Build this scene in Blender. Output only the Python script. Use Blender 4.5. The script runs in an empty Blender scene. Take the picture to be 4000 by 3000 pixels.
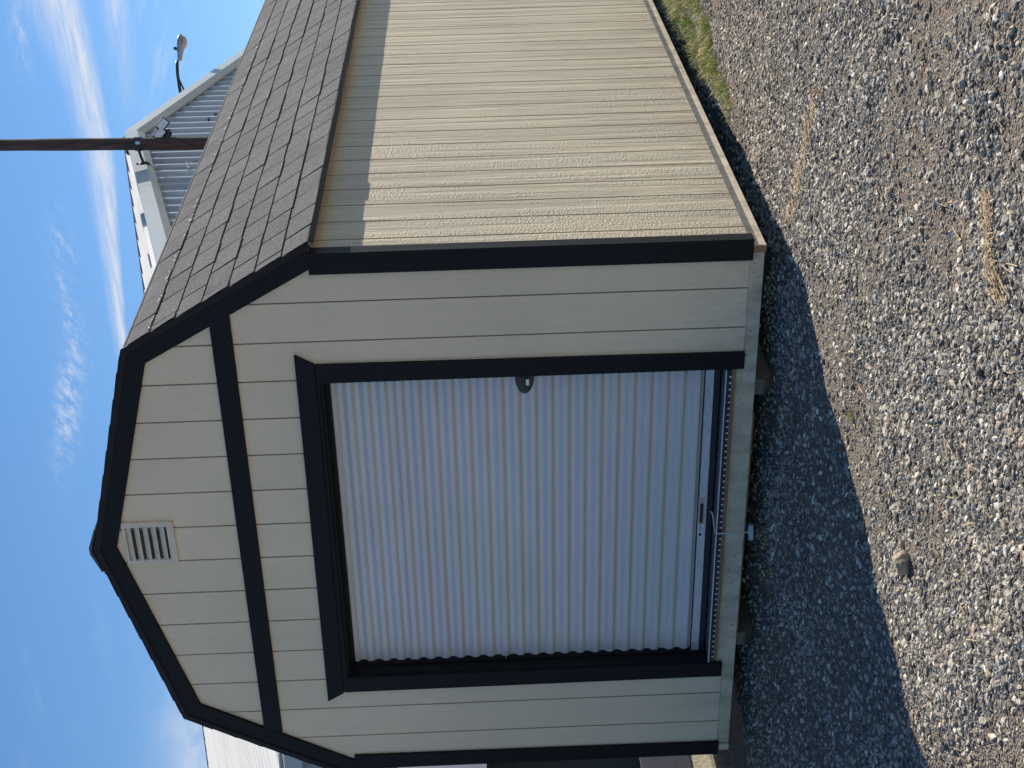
import bpy, bmesh, math, random
import numpy as np
from mathutils import Vector, Matrix, noise as mnoise
random.seed(7); rng = np.random.default_rng(7)
S = bpy.context.scene
COL = S.collection
R = math.radians

# ---------------------------------------------------------------- camera
CAM = Vector((2.9443, -5.9917, 1.2705))
YAW, PITCH, ROLL, FPX = 0.5173, 0.0252, -0.0352, 5676.4
def cam_rows():
    B = np.array([[1, 0, 0], [0, 0, -1], [0, 1, 0]], float)
    cy, sy = math.cos(YAW), math.sin(YAW); cp, sp = math.cos(PITCH), math.sin(PITCH); cr, sr = math.cos(ROLL), math.sin(ROLL)
    Rz = np.array([[cy, sy, 0], [-sy, cy, 0], [0, 0, 1]])
    Rx = np.array([[1, 0, 0], [0, cp, -sp], [0, sp, cp]])
    Rr = np.array([[cr, -sr, 0], [sr, cr, 0], [0, 0, 1]])
    return Rr @ Rx @ B @ Rz
rows = cam_rows()                      # rows: right, down, forward of the upright picture
cd = bpy.data.cameras.new('camera'); cam = bpy.data.objects.new('camera', cd); COL.objects.link(cam)
cd.sensor_fit = 'HORIZONTAL'; cd.sensor_width = 36; cd.lens = FPX * 36 / 4000; cd.clip_end = 2000; cd.clip_start = .05
M = Matrix.Identity(4)                 # the phone was held upright, the file is stored on its side
for i in range(3):
    M[i][0] = rows[1][i]; M[i][1] = rows[0][i]; M[i][2] = -rows[2][i]; M[i][3] = CAM[i]
cam.matrix_world = M
S.camera = cam

# ---------------------------------------------------------------- light
SX, SY = 0.40, 1.15                    # sun direction (towards the sun) = (SX, SY, 1)
sunv = Vector((SX, SY, 1)).normalized()
SUN_EL = math.asin(sunv.z); SUN_AZ = math.atan2(sunv.x, sunv.y)
sd = bpy.data.lights.new('sun', 'SUN'); sd.energy = 4.4; sd.angle = R(.53); sd.color = (1, .93, .83)
so = bpy.data.objects.new('sun', sd); COL.objects.link(so); so.rotation_euler = sunv.to_track_quat('Z', 'Y').to_euler()
so.location = (5, 15, 20)
S.view_settings.view_transform = 'Standard'; S.view_settings.look = 'None'
S.view_settings.exposure = 0.78; S.view_settings.gamma = 1; S.view_settings.use_curve_mapping = False
S.render.engine = 'CYCLES'; S.cycles.max_bounces = 6; S.cycles.diffuse_bounces = 4
S.cycles.use_denoising = True
S.cycles.use_adaptive_sampling = True; S.cycles.adaptive_threshold = .025

W = bpy.data.worlds.new('World'); S.world = W; W.use_nodes = True
nt = W.node_tree; N = nt.nodes; L = nt.links
bg = N['Background']; bg.inputs[1].default_value = 0.066
sky = N.new('ShaderNodeTexSky'); sky.sky_type = 'NISHITA'; sky.sun_disc = False
sky.sun_elevation = SUN_EL; sky.sun_rotation = SUN_AZ; sky.air_density = 1.15; sky.dust_density = .25; sky.ozone_density = 2.5; sky.altitude = 600
def wm(op, a, b=None, c=None, clamp=False):
    n = N.new('ShaderNodeMath'); n.operation = op; n.use_clamp = clamp
    for i, v in enumerate((a, b, c)):
        if v is None: continue
        if isinstance(v, (int, float)): n.inputs[i].default_value = v
        else: L.new(v, n.inputs[i])
    return n.outputs[0]
tc = N.new('ShaderNodeTexCoord'); sp = N.new('ShaderNodeSeparateXYZ'); L.new(tc.outputs['Generated'], sp.inputs[0])
AZ = wm('MULTIPLY', wm('ARCTAN2', sp.outputs[1], sp.outputs[0]), 180 / math.pi)
EL = wm('MULTIPLY', wm('ARCSINE', sp.outputs[2]), 180 / math.pi)
def wnoise(sa, se, off, scale=1., detail=5, rough=.6, shear=0., dist=0.):
    c = N.new('ShaderNodeCombineXYZ')
    L.new(wm('MULTIPLY', AZ, sa), c.inputs[0]); L.new(wm('MULTIPLY', wm('ADD', EL, wm('MULTIPLY', AZ, shear)), se), c.inputs[1]); c.inputs[2].default_value = off
    n = N.new('ShaderNodeTexNoise'); n.inputs['Scale'].default_value = scale; n.inputs['Detail'].default_value = detail
    n.inputs['Roughness'].default_value = rough; n.inputs['Distortion'].default_value = dist
    L.new(c.outputs[0], n.inputs['Vector']); return n.outputs[0]
def wrange(v, a, b, c=0., d=1., smooth=True):
    n = N.new('ShaderNodeMapRange'); n.clamp = True
    n.interpolation_type = 'SMOOTHSTEP' if smooth else 'LINEAR'
    L.new(v, n.inputs[0]); n.inputs[1].default_value = a; n.inputs[2].default_value = b; n.inputs[3].default_value = c; n.inputs[4].default_value = d
    return n.outputs[0]
def wgauss(a0, e0, sa, se, tilt=0.):
    da = wm('SUBTRACT', AZ, a0); de = wm('SUBTRACT', wm('SUBTRACT', EL, e0), wm('MULTIPLY', da, tilt))
    q = wm('ADD', wm('POWER', wm('ABSOLUTE', wm('DIVIDE', da, sa)), 2), wm('POWER', wm('ABSOLUTE', wm('DIVIDE', de, se)), 2))
    return wm('POWER', 2.71828, wm('MULTIPLY', q, -1))
def curve(points, lo, hi, elo, ehi):
    n = N.new('ShaderNodeFloatCurve'); cv = n.mapping.curves[0]
    pts = [((a - lo) / (hi - lo), (e - elo) / (ehi - elo)) for a, e in points]
    cv.points[0].location = pts[0]; cv.points[1].location = pts[-1]
    for p in pts[1:-1]: cv.points.new(*p)
    n.mapping.update(); L.new(wm('DIVIDE', wm('SUBTRACT', AZ, lo), hi - lo), n.inputs['Value'])
    return wm('ADD', wm('MULTIPLY', n.outputs[0], ehi - elo), elo)
warp = wm('MULTIPLY', wm('SUBTRACT', wnoise(.25, .8, 3.3, 1, 3), .5), .35)
E0 = curve([(80, 18.0), (96, 16.2), (102, 15.25), (104.4, 14.85), (106.1, 14.5), (108.7, 14.05), (111.4, 13.83), (114, 13.72), (117.3, 13.5), (119.5, 13.1), (140, 10.5)], 80, 140, 8, 20)
Wd = curve([(80, 1.5), (102, 1.2), (105, 1.0), (108, .68), (112, .5), (116, .32), (119.5, .24), (140, .15)], 80, 140, 0, 2)
dE = wm('DIVIDE', wm('SUBTRACT', wm('ADD', EL, warp), E0), Wd)
# sharp lower edge, soft upper edge
prof = wm('MULTIPLY', wrange(dE, -1.0, -.25), wrange(dE, 1.6, -.2))
fade = wm('MULTIPLY', wrange(AZ, 122, 116.5), wrange(AZ, 70, 95))
fine = wrange(wnoise(.5, 5.5, 1.7, 1, 6, .65, -.12 * -1), .25, .75, .35, 1.)
c1 = wm('MULTIPLY', wm('MULTIPLY', prof, fade), wm('MULTIPLY', fine, .98))
c2 = wm('MULTIPLY', wgauss(103.2, 12.95, 3.4, .38, -.04), wm('MULTIPLY', wrange(wnoise(.5, 4, 9.1, 1, 6, .65), .3, .7, .2, 1), .75))
c3 = wm('MULTIPLY', wgauss(116.6, 15.3, 2.0, .33, -.16), wrange(wnoise(2.2, 3.2, 4.4, 1, 7, .7, .5), .46, .72, 0, .6))
c4 = wm('MULTIPLY', wgauss(113.9, 15.5, 1.6, .5, -.15), wrange(wnoise(1.5, 4.2, 7.4, 1, 7, .7, .4), .48, .75, 0, .45))
c5 = wm('MULTIPLY', wgauss(119.8, 15.55, 2.2, .42, .1), wrange(wnoise(1.7, 2.8, 5.1, 1, 7, .75, .5), .40, .68, 0, .75))
c6 = wm('MULTIPLY', wgauss(133.0, 10.3, 3.2, 1.7, 0), wrange(wnoise(.7, .9, 2.2, 1, 5, .6), .25, .7, .25, .8))
c7 = wm('MULTIPLY', wgauss(108, 11.2, 6, 1.2, -.1), wrange(wnoise(.45, 3.0, 8.2, 1, 6, .6, -.3), .45, .8, 0, .4))
c8 = wm('MULTIPLY', wgauss(105.6, 16.35, 1.3, .28, -.05), wrange(wnoise(1.2, 3.4, 6.6, 1, 6, .7), .35, .75, 0, .55))
veil = wm('MULTIPLY', wrange(wnoise(.10, .55, 11.5, 1, 7, .62, .25), .55, .88, 0, .2), wrange(EL, 3, 10))
cl = c1
for c in (c2, c3, c4, c5, c6, c7, c8, veil): cl = wm('ADD', cl, c)
cl = wm('MINIMUM', cl, .92, clamp=True)
tint = N.new('ShaderNodeMix'); tint.data_type = 'RGBA'; tint.blend_type = 'MULTIPLY'; tint.inputs['Factor'].default_value = 1
L.new(sky.outputs[0], tint.inputs['A']); tint.inputs['B'].default_value = (.62, .85, 1.08, 1)
mix = N.new('ShaderNodeMix'); mix.data_type = 'RGBA'; L.new(cl, mix.inputs['Factor']); L.new(tint.outputs['Result'], mix.inputs['A'])
mix.inputs['B'].default_value = (6.7, 7.0, 7.6, 1)
L.new(mix.outputs['Result'], bg.inputs[0])

# ---------------------------------------------------------------- mesh helpers
ORG = {}
def link(o, parent=None, org=(0, 0, 0)):
    COL.objects.link(o); org = Vector(org); ORG[o.name] = org
    if parent is not None:
        o.parent = parent; o.location = org - ORG[parent.name]
    else: o.location = org
    return o
def tag(o, label=None, cat=None, group=None, kind=None):
    if label: o['label'] = label
    if cat: o['category'] = cat
    if group: o['group'] = group
    if kind: o['kind'] = kind
    return o
def empty(name, loc): return link(bpy.data.objects.new(name, None), None, loc)
class MB:
    def __init__(s): s.v = []; s.f = []
    def add(s, vs, fs):
        b = len(s.v); s.v += [tuple(v) for v in vs]; s.f += [tuple(b + i for i in f) for f in fs]; return s
    def box(s, x0, x1, y0, y1, z0, z1):
        return s.add([(x, y, z) for x in (x0, x1) for y in (y0, y1) for z in (z0, z1)],
                     [(0, 1, 3, 2), (4, 6, 7, 5), (0, 4, 5, 1), (2, 3, 7, 6), (0, 2, 6, 4), (1, 5, 7, 3)])
    def prism(s, poly, fn, d0, d1):    # poly in 2-D (counter-clockwise), fn(a,b,d)->xyz
        n = len(poly)
        vs = [fn(a, b, d0) for a, b in poly] + [fn(a, b, d1) for a, b in poly]
        fs = [tuple(range(n))[::-1], tuple(range(n, 2 * n))] + [(i, (i + 1) % n, n + (i + 1) % n, n + i) for i in range(n)]
        return s.add(vs, fs)
    def tube(s, pts, r, n=8, cap=True):
        pts = [Vector(p) for p in pts]; rr = r if isinstance(r, (list, tuple)) else [r] * len(pts); base = len(s.v)
        for i, p in enumerate(pts):
            t = (pts[min(i + 1, len(pts) - 1)] - pts[max(i - 1, 0)]).normalized()
            a = t.orthogonal().normalized() if abs(t.z) > .95 else t.cross(Vector((0, 0, 1))).normalized(); b = t.cross(a)
            for k in range(n):
                q = p + (a * math.cos(2 * math.pi * k / n) + b * math.sin(2 * math.pi * k / n)) * rr[i]; s.v.append(tuple(q))
        for i in range(len(pts) - 1):
            for k in range(n):
                s.f.append((base + i * n + k, base + i * n + (k + 1) % n, base + (i + 1) * n + (k + 1) % n, base + (i + 1) * n + k))
        if cap: s.f.append(tuple(base + k for k in range(n))[::-1]); s.f.append(tuple(base + (len(pts) - 1) * n + k for k in range(n)))
        return s
    def build(s, name, mat, parent=None, org=None, smooth=False, bevel=0., fix=True):
        v = np.array(s.v, float)
        if org is None: org = v.mean(0) if parent is not None else (v.min(0) + v.max(0)) / 2 * [1, 1, 0] + [0, 0, v[:, 2].min()]
        me = bpy.data.meshes.new(name); me.from_pydata((v - np.array(org)).tolist(), [], s.f); me.materials.append(mat)
        if fix or bevel:
            bm = bmesh.new(); bm.from_mesh(me)
            if fix: bmesh.ops.recalc_face_normals(bm, faces=bm.faces)
            if bevel: bmesh.ops.bevel(bm, geom=list(bm.edges), offset=bevel, segments=1, affect='EDGES', clamp_overlap=True)
            bm.to_mesh(me); bm.free()
        if smooth: me.polygons.foreach_set('use_smooth', [True] * len(me.polygons))
        return link(bpy.data.objects.new(name, me), parent, org)
def fXZ(a, b, d): return (a, d, b)      # polygon in x-z, depth along y
def fYZ(a, b, d): return (d, a, b)      # polygon in y-z, depth along x
def clip(poly, ax, val, keep_less):
    out = []
    for i in range(len(poly)):
        p, q = poly[i], poly[(i + 1) % len(poly)]
        ip = p[ax] <= val if keep_less else p[ax] >= val; iq = q[ax] <= val if keep_less else q[ax] >= val
        if ip: out.append(p)
        if ip != iq:
            t = (val - p[ax]) / (q[ax] - p[ax]); out.append((p[0] + t * (q[0] - p[0]), p[1] + t * (q[1] - p[1])))
    return out

# ---------------------------------------------------------------- materials
class Mat:
    def __init__(s, name, rough=.6, metal=0., spec=.5):
        s.m = bpy.data.materials.new(name); s.m.use_nodes = True; s.t = s.m.node_tree; s.N = s.t.nodes; s.L = s.t.links
        s.b = s.N['Principled BSDF']; s.b.inputs['Roughness'].default_value = rough; s.b.inputs['Metallic'].default_value = metal
        s.b.inputs['Specular IOR Level'].default_value = spec
        s.geo = s.N.new('ShaderNodeNewGeometry'); s.oi = s.N.new('ShaderNodeObjectInfo'); s.pos = s.geo.outputs['Position']; s.rnd = s.oi.outputs['Random']
    def put(s, sock, v):
        if isinstance(v, (int, float)): s.b.inputs[sock].default_value = v
        elif isinstance(v, tuple): s.b.inputs[sock].default_value = (*v, 1) if len(v) == 3 else v
        else: s.L.new(v, s.b.inputs[sock])
    def math(s, op, a, b=0., clamp=False):
        n = s.N.new('ShaderNodeMath'); n.operation = op; n.use_clamp = clamp
        for i, v in enumerate((a, b)):
            if isinstance(v, (int, float)): n.inputs[i].default_value = v
            else: s.L.new(v, n.inputs[i])
        return n.outputs[0]
    def map(s, scale, v=None, rndoff=0.):
        n = s.N.new('ShaderNodeVectorMath'); n.operation = 'MULTIPLY'; s.L.new(v or s.pos, n.inputs[0]); n.inputs[1].default_value = scale
        out = n.outputs[0]
        if rndoff:
            a = s.N.new('ShaderNodeVectorMath'); a.operation = 'ADD'; s.L.new(out, a.inputs[0])
            c = s.N.new('ShaderNodeCombineXYZ'); r = s.math('MULTIPLY', s.rnd, rndoff)
            for i in range(3): s.L.new(r, c.inputs[i])
            s.L.new(c.outputs[0], a.inputs[1]); out = a.outputs[0]
        return out
    def noise(s, scale, vec=None, detail=3, rough=.5, dist=0.):
        n = s.N.new('ShaderNodeTexNoise'); n.inputs['Scale'].default_value = scale; n.inputs['Detail'].default_value = detail
        n.inputs['Roughness'].default_value = rough; n.inputs['Distortion'].default_value = dist
        s.L.new(vec or s.pos, n.inputs['Vector']); return n.outputs[0]
    def vor(s, scale, vec=None, out=0):
        n = s.N.new('ShaderNodeTexVoronoi'); n.inputs['Scale'].default_value = scale; s.L.new(vec or s.pos, n.inputs['Vector']); return n.outputs[out]
    def rng(s, v, a, b, c=0., d=1.):
        n = s.N.new('ShaderNodeMapRange'); n.clamp = True; s.L.new(v, n.inputs[0])
        for i, q in enumerate((a, b, c, d)): n.inputs[i + 1].default_value = q
        return n.outputs[0]
    def ramp(s, v, stops):
        n = s.N.new('ShaderNodeValToRGB'); s.L.new(v, n.inputs[0]); e = n.color_ramp.elements
        while len(e) > len(stops): e.remove(e[-1])
        while len(e) < len(stops): e.new(.5)
        for i, (p, c) in enumerate(stops): e[i].position = p; e[i].color = (*c, 1) if len(c) == 3 else c
        return n.outputs[0]
    def mix(s, f, a, b, mode='MIX'):
        n = s.N.new('ShaderNodeMix'); n.data_type = 'RGBA'; n.blend_type = mode
        for k, v in (('Factor', f), ('A', a), ('B', b)):
            if isinstance(v, (int, float)): n.inputs[k].default_value = v
            elif isinstance(v, tuple): n.inputs[k].default_value = (*v, 1) if len(v) == 3 else v
            else: s.L.new(v, n.inputs[k])
        return n.outputs['Result']
    def bump(s, h, dist, strength=1., prev=None):
        n = s.N.new('ShaderNodeBump'); n.inputs['Strength'].default_value = strength; n.inputs['Distance'].default_value = dist
        s.L.new(h, n.inputs['Height'])
        if prev is not None: s.L.new(prev, n.inputs['Normal'])
        s.L.new(n.outputs[0], s.b.inputs['Normal']); return n.outputs[0]
def V(*a): return a
def cmul(c, k): return tuple(x * k for x in c)

def wood_paint(name, col, rough, bumpd, horiz=False, var=.06, ripple=1., dirt=0., spec=.4):
    m = Mat(name, rough, 0, spec)
    def sc(g, l): return (g, g, l) if not horiz else (l, g, g)       # g across the grain, l along it
    grain = m.noise(1, m.map(sc(70, 3.2), rndoff=40), 5, .6, .6)
    grain2 = m.noise(1, m.map(sc(190, 9), rndoff=20), 3, .6)
    comb = m.noise(1, m.map(sc(52, 92), rndoff=30), 3, .6, .2)
    mask = m.rng(m.noise(1, m.map(sc(13, .7), rndoff=55), 3, .5), .40, .56)
    wv = m.N.new('ShaderNodeTexWave'); wv.bands_direction = 'X' if not horiz else 'Z'
    wv.inputs['Scale'].default_value = 1; wv.inputs['Distortion'].default_value = 7; wv.inputs['Detail'].default_value = 3; wv.inputs['Detail Scale'].default_value = 1.2
    m.L.new(m.map((7, 7, .55) if not horiz else (.55, 7, 7), rndoff=70), wv.inputs['Vector'])
    h = m.math('ADD', m.math('MULTIPLY', grain, .42), m.math('MULTIPLY', grain2, .25))
    h = m.math('ADD', h, m.math('MULTIPLY', m.math('MULTIPLY', comb, mask), .95 * ripple))
    h = m.math('ADD', h, m.math('MULTIPLY', m.math('POWER', wv.outputs['Fac'], 3), .28))
    h = m.math('ADD', h, m.math('MULTIPLY', m.noise(1, m.map(sc(15, .45), rndoff=33), 2, .5), .13 * ripple))
    h = m.math('ADD', h, m.math('MULTIPLY', m.noise(420, None, 2), .12))
    m.bump(h, bumpd)
    c = m.mix(m.rng(m.noise(1.3, None, 4), .3, .7), cmul(col, 1 - var), cmul(col, 1 + var))
    c = m.mix(m.rng(m.rnd, 0, 1, 0, 1), c, m.mix(1., c, (1.05, 1.04, 1.02), 'MULTIPLY'))
    pits = m.rng(m.noise(260, m.map((1, 1, .6)), 2), .70, .76)
    c = m.mix(m.math('MULTIPLY', pits, .5), c, cmul(col, .55))
    if dirt:
        sep = m.N.new('ShaderNodeSeparateXYZ'); m.L.new(m.pos, sep.inputs[0])
        low = m.math('MULTIPLY', m.rng(sep.outputs[2], .35, -.07), m.rng(m.noise(9, m.map((1, 1, .5)), 5, .65), .42, .68))
        c = m.mix(m.math('MULTIPLY', low, dirt), c, (.20, .165, .115))
        sm = m.rng(m.noise(1, m.map((1.6, 1.6, .35)), 5, .6), .5, .78)
        c = m.mix(m.math('MULTIPLY', sm, dirt * .28), c, cmul(col, .72))
    m.put('Base Color', c); return m.m
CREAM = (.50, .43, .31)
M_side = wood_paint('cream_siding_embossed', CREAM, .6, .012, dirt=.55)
M_front = wood_paint('cream_siding_shade_lifted', (.83, .66, .465), .6, .0042, ripple=.6, dirt=.35)  # same cream paint as the side, lightened and warmed to offset the front's shade
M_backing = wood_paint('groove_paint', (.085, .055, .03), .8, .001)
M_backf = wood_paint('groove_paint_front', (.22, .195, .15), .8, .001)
M_base = wood_paint('cream_base_board', (.70, .57, .42), .6, .0012, horiz=True, ripple=0, dirt=.6)
M_trim = wood_paint('charcoal_trim', (.0105, .0098, .0112), .6, .0030, ripple=.7, spec=.2)
M_trimh = wood_paint('charcoal_trim_level', (.0105, .0098, .0112), .6, .0025, horiz=True, ripple=.5, spec=.2)
M_raw = wood_paint('raw_wood', (.30, .17, .09), .8, .0015, horiz=True, ripple=0)
M_skid = wood_paint('treated_skid', (.17, .135, .095), .8, .003, horiz=True, ripple=0)

def simple(name, col, rough=.5, metal=0., var=.08, nscale=20, bump=0., spec=.5):
    m = Mat(name, rough, metal, spec)
    n = m.noise(nscale, None, 4, .6)
    m.put('Base Color', m.mix(m.rng(n, .3, .7), cmul(col, 1 - var), cmul(col, 1 + var)))
    if bump: m.bump(n, bump)
    return m.m
M_drip = simple('brown_black_drip_metal', (.026, .020, .021), .65, 0, .15, 8, 0., .2)
M_sof = simple('soffit_paint', (.50, .44, .33), .7)
M_lens = simple('lamp_lens', (.34, .32, .29), .15, 0, .1, 30)
M_lamp = simple('grey_lamp_housing', (.22, .24, .28), .5, .0, .12, 12)
M_black = simple('black_plastic', (.012, .013, .016), .35)
M_rubber = simple('black_rubber', (.010, .010, .012), .6)
M_steel = simple('dark_steel', (.03, .032, .038), .5, .3)
M_rope = simple('white_cord', (.62, .62, .60), .8)
M_handle = simple('pale_plastic_handle', (.42, .50, .54), .45)
M_white = simple('white_sticker', (.74, .75, .80), .4)
M_ink = simple('dark_blue_ink', (.01, .012, .05), .5)
M_inkr = simple('magenta_ink', (.42, .02, .10), .5)
M_zinc = simple('zinc_hardware', (.48, .49, .50), .32, .85, .15, 60)
M_lwhite = simple('floodlight_lens', (.62, .64, .66), .25)

m = Mat('galvanised_bottom_bar', .42, .35)
n1 = m.noise(90, m.map((.3, 1, 1)), 4, .65)
m.put('Base Color', m.mix(m.rng(n1, .3, .7), (.46, .47, .50), (.62, .63, .66))); m.bump(n1, .0006); M_bar = m.m

m = Mat('door_curtain_paint', .33, 0., .55)
big = m.noise(1.1, m.map((.6, 1, 1.6)), 3, .5)
sm = m.rng(m.noise(3.0, m.map((.5, 1, 1.2)), 4, .6), .5, .8)
c = m.mix(m.rng(big, .3, .7), (.66, .61, .585), (.74, .685, .655)); c = m.mix(m.math('MULTIPLY', sm, .18), c, (.30, .31, .33))
scr = m.rng(m.noise(1, m.map((9, 1, 120)), 3, .6), .66, .75)
c = m.mix(m.math('MULTIPLY', scr, .15), c, (.25, .25, .26))
m.put('Base Color', c); m.bump(m.noise(5, m.map((1, 1, 3)), 2), .004); M_curt = m.m

m = Mat('diamond_plate_aluminium', .32, .9)
n1 = m.noise(120, None, 4, .7)
m.put('Base Color', m.mix(m.rng(n1, .35, .65), (.10, .11, .14), (.42, .45, .50))); m.put('Roughness', m.rng(n1, .3, .7, .22, .5)); m.bump(n1, .0008); M_plate = m.m
m = Mat('plate_flange', .5, .7); m.put('Base Color', (.045, .045, .055)); M_flange = m.m

m = Mat('asphalt_shingle', .95, 0, .3)
g1 = m.noise(210, None, 3, .75); g2 = m.noise(190, None, 3, .6); g3 = m.noise(3.2, None, 4, .6)
c = m.ramp(g1, [(.32, (.014, .014, .016)), (.45, (.052, .052, .056)), (.54, (.105, .103, .106)), (.64, (.30, .29, .285))])
c = m.mix(m.rng(g2, .35, .65, 0, .45), c, (.052, .053, .060))
c = m.mix(1., c, m.ramp(g3, [(.3, (.85, .85, .86)), (.7, (1.12, 1.10, 1.08))]), 'MULTIPLY')
c = m.mix(1., c, m.ramp(m.rnd, [(0, (.90, .90, .91)), (1, (1.10, 1.09, 1.08))]), 'MULTIPLY')
m.put('Base Color', c); m.bump(g1, .0025); M_shin = m.m
M_shedge = simple('shingle_underlay', (.004, .004, .004), .98, spec=.1)

# ground and stones
def groundmask(m):
    a = m.noise(1, m.map((1.5, .7, 1)), 4, .6); return a
m = Mat('gravel_bed', .95, 0, .2)
vv = m.vor(95, None, 0); vc = m.vor(95, None, 1); vs2 = m.vor(210, None, 1); fd = m.noise(1.0, m.map((1.1, .75, 1)), 5, .62)
grey = m.ramp(m.N.new('ShaderNodeRGBToBW').outputs[0], [(0, (.05, .05, .05)), (1, (.3, .3, .3))])
bw = m.N.new('ShaderNodeRGBToBW'); m.L.new(vc, bw.inputs[0])
grey = m.ramp(bw.outputs[0], [(.1, (.05, .048, .045)), (.5, (.12, .115, .108)), (.85, (.26, .25, .235))])
bw2 = m.N.new('ShaderNodeRGBToBW'); m.L.new(vs2, bw2.inputs[0])
soil = m.ramp(m.noise(60, None, 5, .7), [(.3, (.09, .073, .058)), (.55, (.19, .155, .12)), (.75, (.31, .26, .205))])
soil = m.mix(m.rng(bw2.outputs[0], .6, .9, 0, .6), soil, (.30, .27, .23))
at0 = m.N.new('ShaderNodeAttribute'); at0.attribute_name = 'dens'; at1 = m.N.new('ShaderNodeAttribute'); at1.attribute_name = 'open_lot'
fd2 = m.math('ADD', at0.outputs['Fac'], m.math('MULTIPLY', m.math('SUBTRACT', fd, .5), .5))
c = m.mix(m.rng(fd2, .74, .34), grey, soil)
lot = m.ramp(bw.outputs[0], [(.1, (.24, .228, .21)), (.5, (.34, .325, .30)), (.85, (.46, .44, .40))])
m.put('Base Color', m.mix(at1.outputs['Fac'], c, lot))
hh = m.math('ADD', m.math('MULTIPLY', vv, -1.3), m.math('MULTIPLY', m.noise(60, None, 5, .7), .7)); m.bump(hh, .009, 1.); M_ground = m.m
m = Mat('crushed_stone', .85, 0, .3)
c = m.ramp(m.rnd, [(0, (.05, .045, .039)), (.25, (.16, .143, .12)), (.5, (.335, .30, .245)), (.72, (.52, .465, .375)), (.86, (.40, .30, .19)), (.93, (.74, .67, .55)), (1, (.80, .74, .62))])
c = m.mix(m.rng(m.noise(160, None, 3), .35, .7, 0, .5), c, (.23, .20, .16)); m.put('Base Color', c); m.bump(m.noise(300, None, 3), .001); M_stone = m.m
M_rock = simple('tan_rock', (.34, .27, .185), .9, 0, .25, 25, .01)

# far building
m = Mat('galvalume_wall', .5, .0); n1 = m.noise(1.2, m.map((1, 1, .4)), 4, .6)
c = m.mix(m.rng(n1, .3, .7), (.33, .38, .43), (.40, .45, .49)); m.put('Base Color', c); M_gwall = m.m
M_rake = simple('pale_grey_rake_metal', (.36, .385, .38), .45, 0, .05, 2)
m = Mat('white_roof_metal', .55); n1 = m.noise(1, m.map((.9, .5, 1)), 5, .65); n2 = m.noise(14, None, 4, .7)
c = m.mix(m.rng(n1, .35, .75), (.56, .56, .54), (.42, .415, .39)); c = m.mix(m.rng(n2, .68, .74, 0, .5), c, (.25, .21, .17)); m.put('Base Color', c); M_roofw = m.m
M_navy = simple('navy_ridge_cap', (.018, .022, .045), .5)
m = Mat('weathered_pole', .9); n1 = m.noise(1, m.map((26, 26, 2.2)), 6, .7, .5)
m.put('Base Color', m.ramp(n1, [(.3, (.018, .013, .012)), (.5, (.055, .036, .032)), (.62, (.10, .055, .045)), (.75, (.20, .13, .11))])); m.bump(n1, .02); M_pole = m.m
M_shelter = simple('blue_grey_sheeting', (.26, .30, .38), .6, 0, .1, 5)
M_dkpanel = simple('dark_blue_panel', (.05, .055, .085), .7, 0, .3, 8)
M_interior = simple('dark_interior', (.008, .008, .011), .9)
M_grass = Mat('grass_blades', .6, 0, .3)
g = M_grass; att = g.N.new('ShaderNodeAttribute'); att.attribute_name = 'tone'
g.put('Base Color', g.ramp(att.outputs['Fac'], [(0, (.15, .24, .045)), (.4, (.30, .40, .07)), (.62, (.46, .46, .12)), (.8, (.50, .41, .21)), (1, (.62, .52, .33))]))
g.b.inputs['Subsurface Weight'].default_value = 0; M_grass = g.m
M_straw = simple('dry_straw', (.46, .34, .19), .8, 0, .2, 40)

# ---------------------------------------------------------------- ground
GZ = -.19
CX = -1.3195                            # centre line of the shed
def gh(x, y):
    h = GZ
    n = mnoise.noise(Vector((x * .55, y * .45, 1.7))) * .026 + mnoise.noise(Vector((x * 2.1, y * 1.6, 5.2))) * .020 + mnoise.noise(Vector((x * 6, y * 5, 9.2))) * .013
    # wheel tracks running roughly along the front
    t = (x * .55 + y * .83)
    n += -.014 * math.exp(-((t + 2.55) / .16) ** 2) + .010 * math.exp(-((t + 2.25) / .12) ** 2) - .012 * math.exp(-((t + 1.05) / .15) ** 2) + .008 * math.exp(-((t + .78) / .1) ** 2)
    fx = max(0, min(1, (.10 - x) / .35)) * max(0, min(1, (x + 2.95) / .3)); fy = max(0, min(1, (y + .05) / .3)) * max(0, min(1, (6.3 - y) / .3))
    k = fx * fy
    far = max(0, min(1, (math.hypot(x + 1, y - 1) - 10) / 10))
    return h + n * (1 - far) * (1 - .6 * k) + .03 * k
def axis(lo, hi, step, far):
    a = list(np.arange(lo, hi + 1e-6, step)); s = step; p = hi
    while p < far: s *= 1.35; p += s; a.append(p)
    s = step; p = lo; b = []
    while p > -far: s *= 1.35; p -= s; b.append(p)
    return b[::-1] + a
def sheet(name, xs, ys, mat, z=None):
    vs = [(x, y, gh(x, y)) for y in ys for x in xs]; nx = len(xs)
    fs = [(j * nx + i, j * nx + i + 1, (j + 1) * nx + i + 1, (j + 1) * nx + i) for j in range(len(ys) - 1) for i in range(nx - 1)]
    me = bpy.data.meshes.new(name); me.from_pydata(vs, [], fs); me.materials.append(mat); me.polygons.foreach_set('use_smooth', [True] * len(fs))
    return link(bpy.data.objects.new(name, me))
def stone_density(x, y):
    n = mnoise.noise(Vector((x * .9, y * .6, 3.1))) + .6 * mnoise.noise(Vector((x * 2.3, y * 1.7, 8.1))) + .35 * mnoise.noise(Vector((x * 6.3, y * 4.7, 2.1)))
    rc = math.hypot(x - CAM.x, y - CAM.y)
    lean = .25 if x > 1.2 else (.08 if x > .6 else -.22)
    if rc < 4.9: lean -= .28 * min(1, (4.9 - rc) / .6)
    return max(.26, min(1., .58 + 1.9 * n + lean))
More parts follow.
